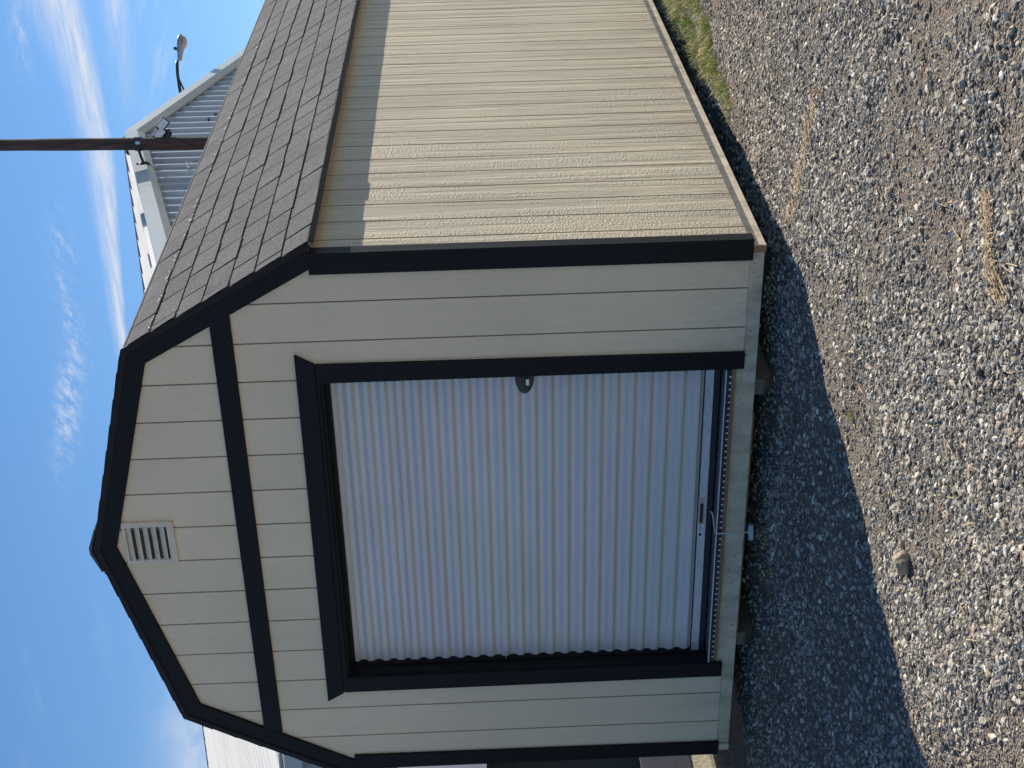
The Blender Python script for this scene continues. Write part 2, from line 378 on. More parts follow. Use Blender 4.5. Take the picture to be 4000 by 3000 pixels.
ground = sheet('gravel_ground', axis(-5.2, 3.4, .05, 600), axis(-4.6, 6.4, .05, 600), M_ground); tag(ground, kind='structure')
da = ground.data.attributes.new('dens', 'FLOAT', 'POINT'); da.data.foreach_set('value', [stone_density(v.co.x, v.co.y) for v in ground.data.vertices])
fa = ground.data.attributes.new('open_lot', 'FLOAT', 'POINT'); fa.data.foreach_set('value', [min(1., max(0., (math.hypot(v.co.x - .2, v.co.y + .6) - 4.2) / 1.2)) for v in ground.data.vertices])

# ---------------------------------------------------------------- shed
shed = empty('storage_shed', (CX, 3.0, GZ))
tag(shed, 'cream and charcoal gambrel roofed storage shed standing on the gravel lot', 'shed')
XR, XL = .2327, 2 * CX - .2327          # outer faces of the side siding
DEP = 6.1
G = .2032
DL, DR, DT = -2.214, -.418, 1.975       # door opening
# gable outline in x-z
GAB = [(XL, 0), (XR, 0), (XR, 2.0), (CX + 1.085, 2.845), (CX, 3.14), (CX - 1.085, 2.845), (XL, 2.0)]
fw = MB()
def gable_minus_door(lo, hi, z0=0.):
    base = clip(clip(GAB, 0, lo, False), 0, hi, True)
    out = []
    dl_, dr_ = DL - .022, DR + .022
    if hi <= dl_ or lo >= dr_: return [base]
    a = clip(base, 0, dl_, True); b = clip(base, 0, dr_, False); c = clip(clip(clip(base, 0, dl_, False), 0, dr_, True), 1, DT + .045, False)
    return [q for q in (a, b, c) if len(q) > 2 and max(p[0] for p in q) - min(p[0] for p in q) > .004]
for q in gable_minus_door(XL, XR): fw.prism(q, fXZ, .0075, .02)
front_wall = fw.build('front_wall', M_backf, shed)
gx = [-(i - 1) * G for i in range(1, 16)]            # groove positions
edges = [XR] + gx + [XL]
edges = sorted([e for e in edges if XL <= e <= XR])
for a, b in zip(edges[:-1], edges[1:]):
    if b - a < .02: continue
    mb = MB(); lo = a + (.0035 if a > XL else 0); hi = b - (.0035 if b < XR else 0)
    for q in gable_minus_door(lo, hi): mb.prism(q, fXZ, 0., .0072)
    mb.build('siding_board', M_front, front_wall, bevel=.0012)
# side wall (right) and plain far walls
sw = MB().box(XR - .03, XR - .0075, .0205, DEP, 0, 2.03); side_wall = sw.build('side_wall', M_backing, shed)
ys = [.008] + [.17134 + k * G for k in range(0, 29)] + [DEP]
for a, b in zip(ys[:-1], ys[1:]):
    lo = a + (.0048 if a > .01 else 0); hi = b - .0048
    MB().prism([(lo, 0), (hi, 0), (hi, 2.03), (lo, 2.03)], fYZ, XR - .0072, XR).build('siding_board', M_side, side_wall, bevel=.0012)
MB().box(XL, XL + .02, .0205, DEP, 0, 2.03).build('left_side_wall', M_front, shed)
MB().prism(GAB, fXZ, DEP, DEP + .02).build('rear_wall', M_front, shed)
MB().box(XL + .025, XR - .04, .13, DEP - .02, .03, .065).build('floor', M_interior, shed)
# base boards
BB = -.068
MB().box(XL + .06, XR - .015 - .038, .010, .048, BB, .034).build('front_base_board', M_base, shed, bevel=.0015)
MB().box(XR - .0155 - .036, XR - .0155, -.008, DEP, BB - .002, -.002).build('side_base_board', M_base, shed, bevel=.0015)
e = MB().prism([(XR - .051, BB - .001), (XR - .0165, BB - .001), (XR - .0165, -.003), (XR - .051, -.003)], fXZ, -.010, -.0082)
e.build('board_end_grain', M_raw, shed)
MB().box(XL + .0155, XL + .055, -.004, DEP, BB, -.002).build('side_base_board', M_base, shed, bevel=.0015)
MB().prism([(-2.05, -.082), (-.70, -.086), (-.705, -.05), (-2.05, -.05)], fXZ, .051, .085).build('rear_joist', M_raw, shed)
# trims
T = -.019
def trim(name, poly, d0=T, d1=-.0008, mat=None, parent=shed): return MB().prism(poly, fXZ, d0, d1).build(name, mat or M_trim, parent, bevel=.0015)
trim('corner_trim', [(.1465, -.011), (XR + .001, -.011), (XR + .001, 2.003), (.1465, 2.003)])
MB().box(XR + .0012, XR + .0198, -.0185, .050, -.011, 2.000).build('side_corner_trim', M_trim, shed, bevel=.0012)
trim('corner_trim', [(2 * CX - .234, -.008), (-2.785, -.008), (-2.776, 2.008), (2 * CX - .234, 2.008)])
trim('belt_board', [(CX - 1.317, 2.3845), (CX + 1.310, 2.3845), (CX + 1.255, 2.4805), (CX - 1.262, 2.4805)], mat=M_trimh)
trim('door_side_trim', [(-.417, -.004), (-.328, -.004), (-.318, 2.016), (-.417, 2.016)])
trim('door_side_trim', [(-2.308, .004), (-2.217, .004), (-2.217, 2.029), (-2.316, 2.029)])
trim('door_header', [(-2.318, 2.031), (-.317, 2.0175), (-.264, 2.109), (-2.372, 2.119)], mat=M_trimh, d0=T - .003)
MB().prism([(-2.216, 2.004), (-.4175, 2.004), (-.4175, 2.0165), (-2.216, 2.028)], fXZ, T, -.001).build('header_filler', M_trimh, shed)
# fascia (four mitred boards)
def cx(p): return (CX + p[0], p[1])
I0, I1, I2 = (1.493, 2.003), (1.043, 2.80), (0, 3.088)
O0, O1, O2 = (1.603, 1.997), (1.11, 2.879), (0, 3.176)
for s in (1, -1):
    for q in ([I1, I0, O0, O1], [I2, I1, O1, O2]):
        poly = [cx((s * p[0], p[1])) for p in q]
        mb = MB().prism(poly, fXZ, T - .002, -.0012); mb.build('fascia_board', M_trim, shed, bevel=.001)
# roof section curve, s measured up the slope from the eave (half section, x relative to CX)
def offs(d):
    dl = Vector((O1[0] - O0[0], O1[1] - O0[1])).normalized(); nl = Vector((dl.y, -dl.x))
    du = Vector((O2[0] - O1[0], O2[1] - O1[1])).normalized(); nu = Vector((du.y, -du.x))
    a = Vector(O0) + nl * d; b = Vector(O1) + nu * d
    # intersection of the two offset lines
    den = dl.x * du.y - dl.y * du.x; w = b - a; t = (w.x * du.y - w.y * du.x) / den
    k = a + dl * t
    r = b + du * ((-b.x) / du.x)
    return a - dl * .012, k, r
A_, K_, R_ = offs(.022)
dl = (K_ - A_).normalized(); du = (R_ - K_).normalized(); RB = .06
curve_pts = [A_, K_ - dl * RB]
for i in range(1, 12):
    t = i / 12; p0, p1, p2 = K_ - dl * RB, K_, K_ + du * RB
    curve_pts.append(p0 * (1 - t) ** 2 + p1 * 2 * t * (1 - t) + p2 * t * t)
curve_pts += [K_ + du * RB, R_]
cum = [0.]
for a, b in zip(curve_pts[:-1], curve_pts[1:]): cum.append(cum[-1] + (b - a).length)
SL = cum[-1]
def at(s):
    s = max(-.05, min(SL, s))
    for i in range(len(cum) - 1):
        if s <= cum[i + 1] or i == len(cum) - 2:
            t = (s - cum[i]) / (cum[i + 1] - cum[i]); p = curve_pts[i].lerp(curve_pts[i + 1], t)
            d = (curve_pts[i + 1] - curve_pts[i]).normalized(); return p, Vector((d.y, -d.x))
roof = None
mb = MB()
deckpoly = [(-p.x, p.y) for p in curve_pts] + [(p.x, p.y) for p in curve_pts[::-1]][1:]
inner = [(1.47, 2.01), (1.0, 2.81), (0, 3.09), (-1.0, 2.81), (-1.47, 2.01)]
outer = [(p.x, p.y) for p in curve_pts]              # right half eave->ridge
full = [(x, z) for x, z in outer] + [(-x, z) for x, z in outer[::-1][1:]]
inn = [(-1.525, 2.005), (-1.052, 2.83), (0, 3.115), (1.052, 2.83), (1.525, 2.005)]
# deck as a strip of quads between outer and a simple inner line
def inner_at(i, n):
    return None
y0, y1 = .0, DEP + .03
no = len(full)
def interp_inn(t):
    L_ = [0]
    for a, b in zip(inn[:-1], inn[1:]): L_.append(L_[-1] + math.dist(a, b))
    d = t * L_[-1]
    for i in range(4):
        if d <= L_[i + 1] + 1e-9:
            u = (d - L_[i]) / (L_[i + 1] - L_[i]); return (inn[i][0] + u * (inn[i + 1][0] - inn[i][0]), inn[i][1] + u * (inn[i + 1][1] - inn[i][1]))
Lo = [0]
for a, b in zip(full[:-1], full[1:]): Lo.append(Lo[-1] + math.dist(a, b))
ring = []
for i, p in enumerate(full):
    q = interp_inn(1 - Lo[i] / Lo[-1]); ring.append((p, q))
vs = []
for y in (y0, y1):
    for p, q in ring: vs.append((CX + p[0], y, p[1])); vs.append((CX + q[0], y, q[1]))
nn = 2 * no; fs = []
for i in range(no - 1):
    a = 2 * i; fs += [(a, a + 2, a + 3, a + 1), (nn + a, nn + a + 1, nn + a + 3, nn + a + 2), (a, nn + a, nn + a + 2, a + 2), (a + 1, a + 3, nn + a + 3, nn + a + 1)]
fs += [(0, 1, nn + 1, nn), (nn - 2, 2 * nn - 2, 2 * nn - 1, nn - 1)]
roof = MB().add(vs, fs).build('roof', M_shedge, shed)
# drip edge: rake strips (front) and eave strips
for s in (1, -1):
    A2, K2, R2 = offs(.0235); o0 = Vector(O0) + Vector((0, 0)); b0, b1, b2 = offs(-.006)
    for q in ([(b1.x, b1.y), (b0.x, b0.y), (A2.x, A2.y), (K2.x, K2.y)], [(b2.x, b2.y), (b1.x, b1.y), (K2.x, K2.y), (R2.x, R2.y)]):
        MB().prism([cx((s * x, z)) for x, z in q], fXZ, T - .009, T - .0022).build('rake_drip_edge', M_drip, roof)
    ex, ez = A_.x, A_.y
    MB().prism([cx((s * x, z)) for x, z in [(ex - .004, ez - .028), (ex + .002, ez - .028), (ex + .010, ez + .002), (ex + .001, ez + .003)]], fXZ, -.015, DEP + .03).build('eave_drip_edge', M_drip, roof)
    MB().prism([cx((s * x, z)) for x, z in [(1.553, 2.0), (ex - .005, 1.992), (ex - .005, 1.999), (1.553, 2.008)]], fXZ, .001, DEP).build('soffit', M_sof, shed)
# shingles
TAB, EXP = .2425, .146
def tab_mesh(sgn, s0, s1, w, th, jag=0.):
    n = 3 if s1 < SL - 1.35 or s0 > SL - .95 else 10
    top = []; bot = []
    ss = [s0 + (s1 - s0) * i / n for i in range(n + 1)]
    for i, s_ in enumerate(ss):
        p, nrm = at(s_)
        t = th * (1 - .85 * i / n) + .0015
        top.append(p + nrm * t); bot.append(p + nrm * (t - (th * .8 if i == 0 else .0008)))
    vs = []; fs = []
    for y in (-w / 2, w / 2):
        for q in top: vs.append((sgn * q.x, y, q.y))
        for q in bot: vs.append((sgn * q.x, y, q.y))
    m_ = n + 1; H = 2 * m_
    for i in range(n):
        fs.append((i, i + 1, H + i + 1, H + i)); fs.append((m_ + i, H + m_ + i, H + m_ + i + 1, m_ + i + 1))
        fs.append((i, m_ + i, m_ + i + 1, i + 1)); fs.append((H + i, H + i + 1, H + m_ + i + 1, H + m_ + i))
    fs.append((0, H, H + m_, m_)); fs.append((n, m_ + n, H + m_ + n, H + n))
    return vs, fs
YF = -.030                              # front edge of the shingles
NC = int((SL) / EXP) + 1
stuff = MB(); count = 0; flecks = MB()
for side in (1, -1):
    for k in range(NC):
        s0 = -.010 + k * EXP; s1 = min(SL, s0 + EXP + .007)
        if s1 - s0 < .03: continue
        ph = .159 + (TAB / 2 if k % 2 else 0)
        cuts = [YF] + [ph + j * TAB for j in range(-1, 27) if YF + .02 < ph + j * TAB < DEP] + [DEP + .03]
        vis = side == 1 and k < 9
        cache = {}
        for a, b in zip(cuts[:-1], cuts[1:]):
            w = round(b - a - (.0115 if k < 6 else .008), 4); var = rng.integers(0, 4)
            th = (.0065, .0085, .0105, .0072)[var] if k < 7 else .005; dsl = (0, .0035, -.003, .0015)[var] if k < 7 else 0
            if vis:
                key = (w, var)
                if key not in cache:
                    v_, f_ = tab_mesh(1, s0 + dsl, s1, w, th)
                    me = bpy.data.meshes.new('shingle'); me.from_pydata(v_, [], f_); me.materials.append(M_shin)
                    bm = bmesh.new(); bm.from_mesh(me); bmesh.ops.recalc_face_normals(bm, faces=bm.faces); bm.to_mesh(me); bm.free()
                    cache[key] = me
                link(bpy.data.objects.new('shingle', cache[key]), roof, (CX, (a + b) / 2, 0)); count += 1
            else:
                v_, f_ = tab_mesh(side, s0 + dsl, s1, w, th)
                stuff.add([(CX + x, y + (a + b) / 2, z) for x, y, z in v_], f_)
    for j in range(520 if side == 1 else 0):       # pale sealant flecks under the top course line
        y = rng.uniform(-.02, 5); 
        if math.sin(y * 26) + math.sin(y * 61 + 1) * .8 < .3: continue
        s_ = -.010 + 6 * EXP + rng.uniform(-.002, .016); p, nr = at(s_); r = rng.uniform(.0012, .0032)
        q = p + nr * .0115; flecks.box(CX + q.x - r, CX + q.x + r, y - r * rng.uniform(1, 2.6), y + r * 1.6, q.y - r, q.y + r)
tag(stuff.build('rear_and_ridge_shingles', M_shin, roof), kind='stuff')
tag(flecks.build('sealant_flecks', simple('sealant', (.72, .72, .70), .6), roof), kind='stuff')
# ridge cap
p, nr = at(SL); mb = MB()
mb.prism([(CX - .13, p.y + .002 - .13 * .27 + .006), (CX, p.y + .010), (CX + .13, p.y + .002 - .13 * .27 + .006), (CX + .13, p.y + .014 - .13 * .27), (CX + .02, p.y + .021), (CX - .02, p.y + .021), (CX - .13, p.y + .014 - .13 * .27)], fXZ, YF - .004, DEP + .03)
mb.build('ridge_cap', M_shin, roof)
# gable vent
vent = empty('gable_vent', ((-1.298, -.01, 2.92))); ORG['gable_vent'] = Vector((-1.298, -.01, 2.92))
vent.parent = shed; vent.location = Vector((-1.298, -.01, 2.92)) - ORG[shed.name]
vx0, vx1, vz0, vz1 = -1.424, -1.172, 2.7925, 3.046; ix0, ix1, iz0, iz1 = -1.406, -1.206, 2.8275, 3.033
ix0, ix1 = -1.400, -1.200
mb = MB(); mb.box(vx0, vx1, -.016, -.0006, vz0, iz0); mb.box(vx0, vx1, -.016, -.0006, iz1, vz1); mb.box(vx0, ix0, -.016, -.0006, iz0, iz1); mb.box(ix1, vx1, -.016, -.0006, iz0, iz1)
# keep the frame's upper right corner behind the fascia
M_vent = simple('almond_vent_plastic', (.76, .62, .47), .6); M_mesh = simple('vent_mesh', (.24, .195, .14), .9)
mb.build('vent_frame', M_vent, vent)
MB().box(ix0, ix1, .0, .0004 + .0, iz0, iz1).build('vent_screen', M_mesh, vent)
nl = 5
for i in range(nl):
    z = iz1 - (i + .40) * (iz1 - iz0) / nl
    q = [(-.0165, z - .012), (-.0140, z - .013), (-.001, z + .010), (-.001, z + .014), (-.0035, z + .014), (-.0165, z - .006)]
    MB().prism(q, fYZ, ix0, ix1).build('louver', M_vent, vent)

# roll-up door
door = empty('roll_up_door', ((DL + DR) / 2, .10, .12)); ORG['roll_up_door'] = Vector(((DL + DR) / 2, .10, .12))
door.parent = shed; door.location = ORG['roll_up_door'] - ORG[shed.name]
DY = .105; ztop, zbot = 1.985, .159; P = .0805; z0r = 1.053
prof = []
z = z0r + 12 * P + P / 2
amp = .008
pts = []
k = 30
while k > -30:
    zc = z0r + k * P                     # zc = centre of a shaded underside
    pts += [(zc + .012, -amp), (zc - .004, amp), (zc - .020 - .006, amp), (zc - .020 - .024, -amp)]
    k -= 1
pts = [(z, y) for z, y in pts if zbot < z < ztop]
pts = [(ztop, pts[0][1])] + pts + [(zbot, pts[-1][1])]
seams = [1.655 + .02, 1.155 + .015, .656 + .02]
xs = list(np.linspace(DL, DR, 25)); vs = []; fs = []
for z, y in pts:
    for x in xs: vs.append((x, DY + y + .0035 * mnoise.noise(Vector((x * 1.3, 0, z * 1.1))), z))
nx = len(xs)
for j in range(len(pts) - 1):
    for i in range(nx - 1): fs.append((j * nx + i, j * nx + i + 1, (j + 1) * nx + i + 1, (j + 1) * nx + i))
cur = MB().add(vs, fs).build('curtain', M_curt, door, fix=False)
bv = cur.modifiers.new('soft', 'BEVEL'); bv.width = .0035; bv.segments = 2; bv.limit_method = 'ANGLE'; bv.angle_limit = R(20)
for zz in (1.668, 1.166, .668):
    MB().box(DL, DR, DY - amp - .0022, DY - amp + .001, zz - .0015, zz + .0015).build('curtain_seam', M_curt, door)
    MB().box(DL, DR, DY - amp - .0018, DY - amp + .001, zz - .009, zz - .0075).build('curtain_seam', M_curt, door)
bar = MB().box(DL + .002, DR - .002, DY - .022, DY + .012, .116, .158).build('bottom_bar', M_bar, door, bevel=.002)
MB().box(DL + .002, DR - .002, DY - .020, DY + .010, .1585, .1605).build('bar_gap_strip', M_rubber, door)
MB().box(DL, DR, DY - .024, DY + .014, .086, .1155).build('bottom_seal', M_rubber, door, bevel=.003)
for x in (-.588, -1.226, -2.154):
    MB().tube([(x, DY - .0265, .143), (x, DY - .0215, .143)], .0055, 10).build('rivet', M_zinc, bar)
# lift handle in the bar
h = MB().box(-1.377, -1.213, DY - .024, DY - .0223, .126, .160); hp = h.build('lift_handle', M_zinc, bar)
MB().tube([(-1.36, DY - .028, .143), (-1.25, DY - .028, .143)], .0085, 10).build('handle_grip', M_steel, door)
# sticker with printed name
sx0, sx1, sz0, sz1 = -1.452, -1.379, .127, .158; SYY = DY - .0238
stk = MB().box(sx0, sx1, SYY, SYY + .0012, sz0, sz1).build('sticker', M_white, door)
ring_ = MB().tube([(sx0 + .012, SYY - .0012, .1435), (sx0 + .012, SYY - .0004, .1435)], .0095, 20).build('printed_roundel', M_ink, stk)
MB().prism([(sx0 + .007, .1495), (sx0 + .0085, .1495), (sx0 + .017, .1375), (sx0 + .0155, .1375)], fXZ, SYY - .0016, SYY - .0013).build('roundel_stroke', M_inkr, stk)
MB().prism([(sx0 + .007, .1375), (sx0 + .0085, .1375), (sx0 + .0125, .1435), (sx0 + .011, .1435)], fXZ, SYY - .0016, SYY - .0013).build('roundel_stroke', M_white, stk)
def text_mesh(txt, size, loc, parent, mat, name):
    cu = bpy.data.curves.new(name, 'FONT'); cu.body = txt; cu.size = size; cu.offset = .0003
    to = bpy.data.objects.new(name, cu); COL.objects.link(to); bpy.context.view_layer.update()
    me = bpy.data.meshes.new_from_object(to.evaluated_get(bpy.context.evaluated_depsgraph_get())); bpy.data.objects.remove(to)
    me.materials.clear(); me.materials.append(mat)
    me.transform(Matrix.Rotation(R(90), 4, 'X')); me.name = name
    return link(bpy.data.objects.new(name, me), parent, loc)
text_mesh('Trac-Rite', .0122, (sx0 + .024, SYY - .0008, .1425), stk, M_ink, 'printed_name')
text_mesh('Roll-Up Doors', .006, (sx0 + .024, SYY - .0008, .1335), stk, simple('grey_ink', (.25, .25, .45), .5), 'printed_line')
# latch: half oval plate with slide
lx, lz = -.470, 1.033
pl_ = [(lx + .0, lz - .047)] + [(lx - .004 - .098 * math.sin(t), lz - .047 * math.cos(t)) for t in np.linspace(.12, math.pi - .12, 18)] + [(lx, lz + .047)]
latch = MB().prism(pl_[::-1], fXZ, DY - .0145, DY - .0112).build('latch_plate', M_black, door, bevel=.001)
MB().prism([(lx - .001, lz - .010), (lx - .001, lz + .006), (lx - .060, lz + .004), (lx - .080, lz - .004), (lx - .085, lz - .020), (lx - .050, lz - .032), (lx - .030, lz - .014)], fXZ, DY - .0185, DY - .0147).build('latch_lever', M_steel, latch)
MB().box(lx - .052, lx - .016, DY - .026, DY - .0148, lz - .028 + .006, lz - .013 + .008).build('slide_bolt', M_zinc, latch, bevel=.001)
MB().tube([(lx - .058, DY - .022, lz - .012), (lx - .058, DY - .0148, lz - .012)], .007, 10).build('bolt_knob', M_steel, latch)
for dz in (-.036, .036): MB().box(lx - .022, lx - .004, DY - .018, DY - .0148, lz + dz - .002, lz + dz + .002).build('guide_tab', M_steel, latch)
MB().box(lx - .03, lx - .006, DY - .020, DY - .0148, lz + .010, lz + .018).build('guide_tab', M_steel, latch)
MB().box(DL, DL + .03, DY - .030, DY - .027, 1.155, 1.162).build('guide_clip', M_zinc, door)
# opening lining
jamb = MB().box(DL - .0215, DL - .0005, -.0006, DY + .05, .035, 2.0).build('door_jamb', M_trim, shed)
MB().box(DR + .0005, DR + .0215, -.0006, DY + .05, .035, 2.0).build('door_jamb', M_trim, shed)
MB().box(DL, DR, -.0006, .070, 1.992, 2.0035).build('head_jamb', M_trimh, shed)
MB().box(DL, DR, .0702, DY + .05, 1.966, 2.0035).build('head_stop', M_trimh, shed)
MB().box(DL + .0005, DL + .010, DY - .034, DY + .035, .0865, 1.965).build('door_guide', M_trim, shed)
MB().box(DL - .01, DR + .01, DY + .06, DY + .2, 1.7, 2.2).build('interior_header', M_interior, shed)
# threshold: plate, flange, wooden edge
th = empty('threshold', ((DL + DR) / 2, .03, .07)); ORG['threshold'] = Vector(((DL + DR) / 2, .03, .07)); th.parent = shed; th.location = ORG['threshold'] - ORG[shed.name]
MB().box(-2.200, -.4175, -.0225, .14, .0775, .081).build('tread_plate', M_plate, th)
MB().box(-2.200, -.4175, -.0250, -.0226, .054, .0812).build('plate_flange', M_flange, th)
MB().box(-2.202, -.4175, -.0270, -.0220, .0782, .0830).build('plate_nosing', simple('bright_nosing', (.78, .79, .82), .35, .5), th)
MB().box(-2.196, -.4175, -.0195, .0095, .0342, .0538).build('sill_board', M_raw, th, bevel=.001)
lz_ = MB(); tri = MB()
nlz = 50
for i in range(nlz):
    x = -2.17 + i * .0349
    tri.prism([(x, .0560), (x + .013, .0560), (x + .0065, .0675)], fXZ, -.0262, -.0251)
    for j in range(3):
        y = .0 + j * .034; s_ = 1 if (i + j) % 2 else -1; a, b = .013, .0032
        c_, d_ = .7071 * s_, .7071
        q = [(x + a * c_, y + a * d_), (x - b * d_, y + b * c_), (x - a * c_, y - a * d_), (x + b * d_, y - b * c_)]
        lz_.add([(px, py, .0812) for px, py in q] + [(x, y, .0835)], [(0, 1, 4), (1, 2, 4), (2, 3, 4), (3, 0, 4)])
tag(lz_.build('raised_treads', M_zinc, th), kind='stuff'); tag(tri.build('flange_marks', M_white, th), kind='stuff')
for x in (-2.19, -1.268): MB().tube([(x, -.0275, .069), (x, -.0250, .069)], .006, 8).build('flange_bolt', M_steel, th)
# nails in the base boards
M_nail = simple('rusty_nail', (.05, .035, .03), .7)
for x, z in ((.158, -.030), (.118, -.028), (.075, -.024), (-.055, -.038), (-.23, -.030), (-.36, -.012), (-.355, -.018), (-.44, -.042), (-.60, -.004), (-.63, -.012), (-.72, -.018), (-.77, -.014), (-1.05, -.04), (-1.14, -.020), (-1.27, -.012), (-1.47, .006), (-1.53, -.03), (-1.62, -.002), (-1.70, -.022), (-1.86, -.01), (-1.98, -.04), (-2.1, -.01), (-2.33, -.028), (-2.42, -.032), (-2.49, -.03), (-2.66, -.04), (-2.7, -.03)):
    r = random.uniform(.0022, .0042); MB().tube([(x, .0085, z), (x, .0112, z)], r, 7).build('nail', M_nail, shed)
for y, z in ((.03, -.02), (.05, -.028), (.10, -.022), (.135, -.035), (.62, -.02), (.66, -.025), (1.25, -.018), (1.9, -.03), (2.6, -.02)):
    MB().tube([(XR - .0172, y, z), (XR - .0142, y, z)], .003, 7).build('nail', M_nail, shed)
# skids and blocks
def skid(xc, name='skid', w=.086):
    zt, zb = -.0705, GZ + .022
    q = [(.030, zt), (.030, zb + .050), (.085, zb), (DEP - .1, zb), (DEP - .03, zb + .05), (DEP - .03, zt)]
    MB().prism(q, fYZ, xc - w / 2, xc + w / 2).build(name, M_skid, shed, bevel=.004)
for xc in (-.548, -2.095): skid(xc)

# ---------------------------------------------------------------- pull cord
pc = empty('pull_cord', (-1.356, -.03, -.10)); tag(pc, 'white door pull cord with pale handle hanging over the threshold', 'cord')
MB().tube([(-1.294, .080, .100), (-1.303, .068, .088), (-1.320, .048, .0865), (-1.338, .022, .0865), (-1.352, -.006, .0868), (-1.356, -.028, .0845), (-1.3575, -.0315, .070), (-1.358, -.0315, .03), (-1.3575, -.030, -.085)], .0038, 8).build('cord', M_rope, pc, smooth=True)
MB().prism([(-1.401, -.109), (-1.311, -.102), (-1.311, -.083), (-1.350, -.077), (-1.401, -.086)], fXZ, -.042, -.022).build('handle', M_handle, pc, bevel=.003)

# ---------------------------------------------------------------- metal building behind
az = lambda a: Vector((math.cos(R(a)), math.sin(R(a)), 0))
D0 = 25.0
pk = Vector((CAM.x, CAM.y, 0)) + az(109.60) * D0; PKZ = CAM.z + .2285 * D0
GD = az(91.5); RD = az(185.2)            # gable direction, ridge direction
PITCH_ = .27
bl = empty('metal_building', (pk.x, pk.y, GZ)); tag(bl, 'long metal building with ribbed grey gable and white roof behind the shed', 'building')
HWn, HWf = 15.0, 11.0
# gable wall with ribs: profile along GD
def on(s, z, out=0.): p = pk + GD * s + az(1.5) * out; return (p.x, p.y, z)
prof = []
s = -HWn + .4
while s < HWf:
    prof += [(s, 0), (s + .20, 0), (s + .22, .062), (s + .26, .062), (s + .29, 0)] ; s += .305
mbw = MB(); mbm = MB()
vs = []; fs = []
for s_, o_ in prof:
    zt = PKZ - PITCH_ * abs(s_) - .12
    vs += [on(s_, GZ - .1, o_), on(s_, zt, o_)]
for i in range(len(prof) - 1): fs.append((2 * i, 2 * i + 2, 2 * i + 3, 2 * i + 1))
mbw.add(vs, fs).build('gable_wall', M_gwall, bl, fix=False)
# minor ribs between (thin raised lines)
mm = MB(); s = -HWn + .4
while s < HWf:
    for q in (.065, .13):
        a, b = s + q, s + q + .02; zt = PKZ - PITCH_ * abs(a) - .13
        mm.add([on(a, GZ, .001), on((a + b) / 2, GZ, .012), on(b, GZ, .001), on(a, zt, .001), on((a + b) / 2, zt, .012), on(b, zt, .001)], [(0, 1, 4, 3), (1, 2, 5, 4)])
    s += .305
mm.build('minor_ribs', M_gwall, bl)
# rake trims: segments with joints
def rake(s0, s1):
    h, t = .30, .10
    def P(s_, dz, o_): return on(s_, PKZ - PITCH_ * abs(s_) + dz, o_)
    mb = MB(); vs = [P(s_, dz, o_) for s_ in (s0, s1) for dz, o_ in ((.02, -.02), (.02, .13), (-h * .62, .15), (-h, .09), (-h, .06), (-h * .6, .05))]
    n = 6; fs = [(i, (i + 1) % n, n + (i + 1) % n, n + i) for i in range(n)] + [tuple(range(n)), tuple(range(n, 2 * n))[::-1]]
    mb.add(vs, fs).build('rake_trim', M_rake, bl)
for a, b in ((0, 3.05), (3.055, 6.1), (6.105, 9.2), (9.205, HWf)): rake(a, b)
for a, b in ((-2.72, 0), (-5.8, -2.725), (-8.9, -5.805), (-HWn, -8.905)): rake(a, b)
# near roof slope: panels with a raised lap each
LEN = 22.0; eaveH = PKZ - PITCH_ * HWn
def rp(s_, r_, up=0.):                    # s_ down-slope (towards -GD), r_ along the ridge
    p = pk - GD * s_ + RD * r_; return (p.x, p.y, PKZ - PITCH_ * s_ + up)
pw = .305
v = [rp(.12, 0, .0), rp(.12, pw * .66, .0), rp(.12, pw * .70, .06), rp(.12, pw * .86, .06), rp(.12, pw, .0)]
w = [rp(HWn + .15, 0, .0), rp(HWn + .15, pw * .66, .0), rp(HWn + .15, pw * .70, .06), rp(HWn + .15, pw * .86, .06), rp(HWn + .15, pw, .0)]
vs = v + w + [(a, b, c - .012) for a, b, c in v + w]
fs = [(i, i + 1, 5 + i + 1, 5 + i) for i in range(4)] + [(10 + i, 15 + i, 16 + i, 11 + i) for i in range(4)] + [(i, 10 + i, 11 + i, i + 1) for i in range(4)] + [(5 + i, 6 + i, 16 + i, 15 + i) for i in range(4)] + [(0, 5, 15, 10), (4, 14, 19, 9)]
rm = MB().add(vs, fs); org = rp(0, 0); first = rm.build('roof_panel', M_roofw, bl, org=org)
for i in range(1, int(LEN / pw)):
    o = first.copy(); link(o, bl, Vector(rp(0, i * pw)))
p0, p1 = 0, LEN
def slab(name, q, r0, r1, mat):           # q: list of (s, up)
    vs = [rp(s_, r_, u) for r_ in (r0, r1) for s_, u in q]; n = len(q)
    MB().add(vs, [(i, (i + 1) % n, n + (i + 1) % n, n + i) for i in range(n)] + [tuple(range(n)), tuple(range(n, 2 * n))[::-1]]).build(name, mat, bl)
slab('ridge_cap', [(.20, .020), (.20, .045), (.0, .075), (-.1, .06), (-.1, .0)], .0, LEN, M_navy)
slab('eave_gutter', [(HWn + .10, -.03), (HWn + .26, -.03), (HWn + .26, -.16), (HWn + .10, -.19)], -.1, LEN, M_rake)
slab('eave_wall', [(HWn - .02, -.05), (HWn - .02, -3.6), (HWn - .10, -3.6), (HWn - .10, -.05)], .0, LEN, M_gwall)
slab('far_roof_slope', [(-.02, .0), (-.02, .02)] + [], .0, LEN, M_roofw) if False else None
vs = [rp(0, 0, -.02), rp(0, LEN, -.02)]; f0 = pk + GD * HWf; f1 = f0 + RD * LEN; zf = PKZ - PITCH_ * HWf
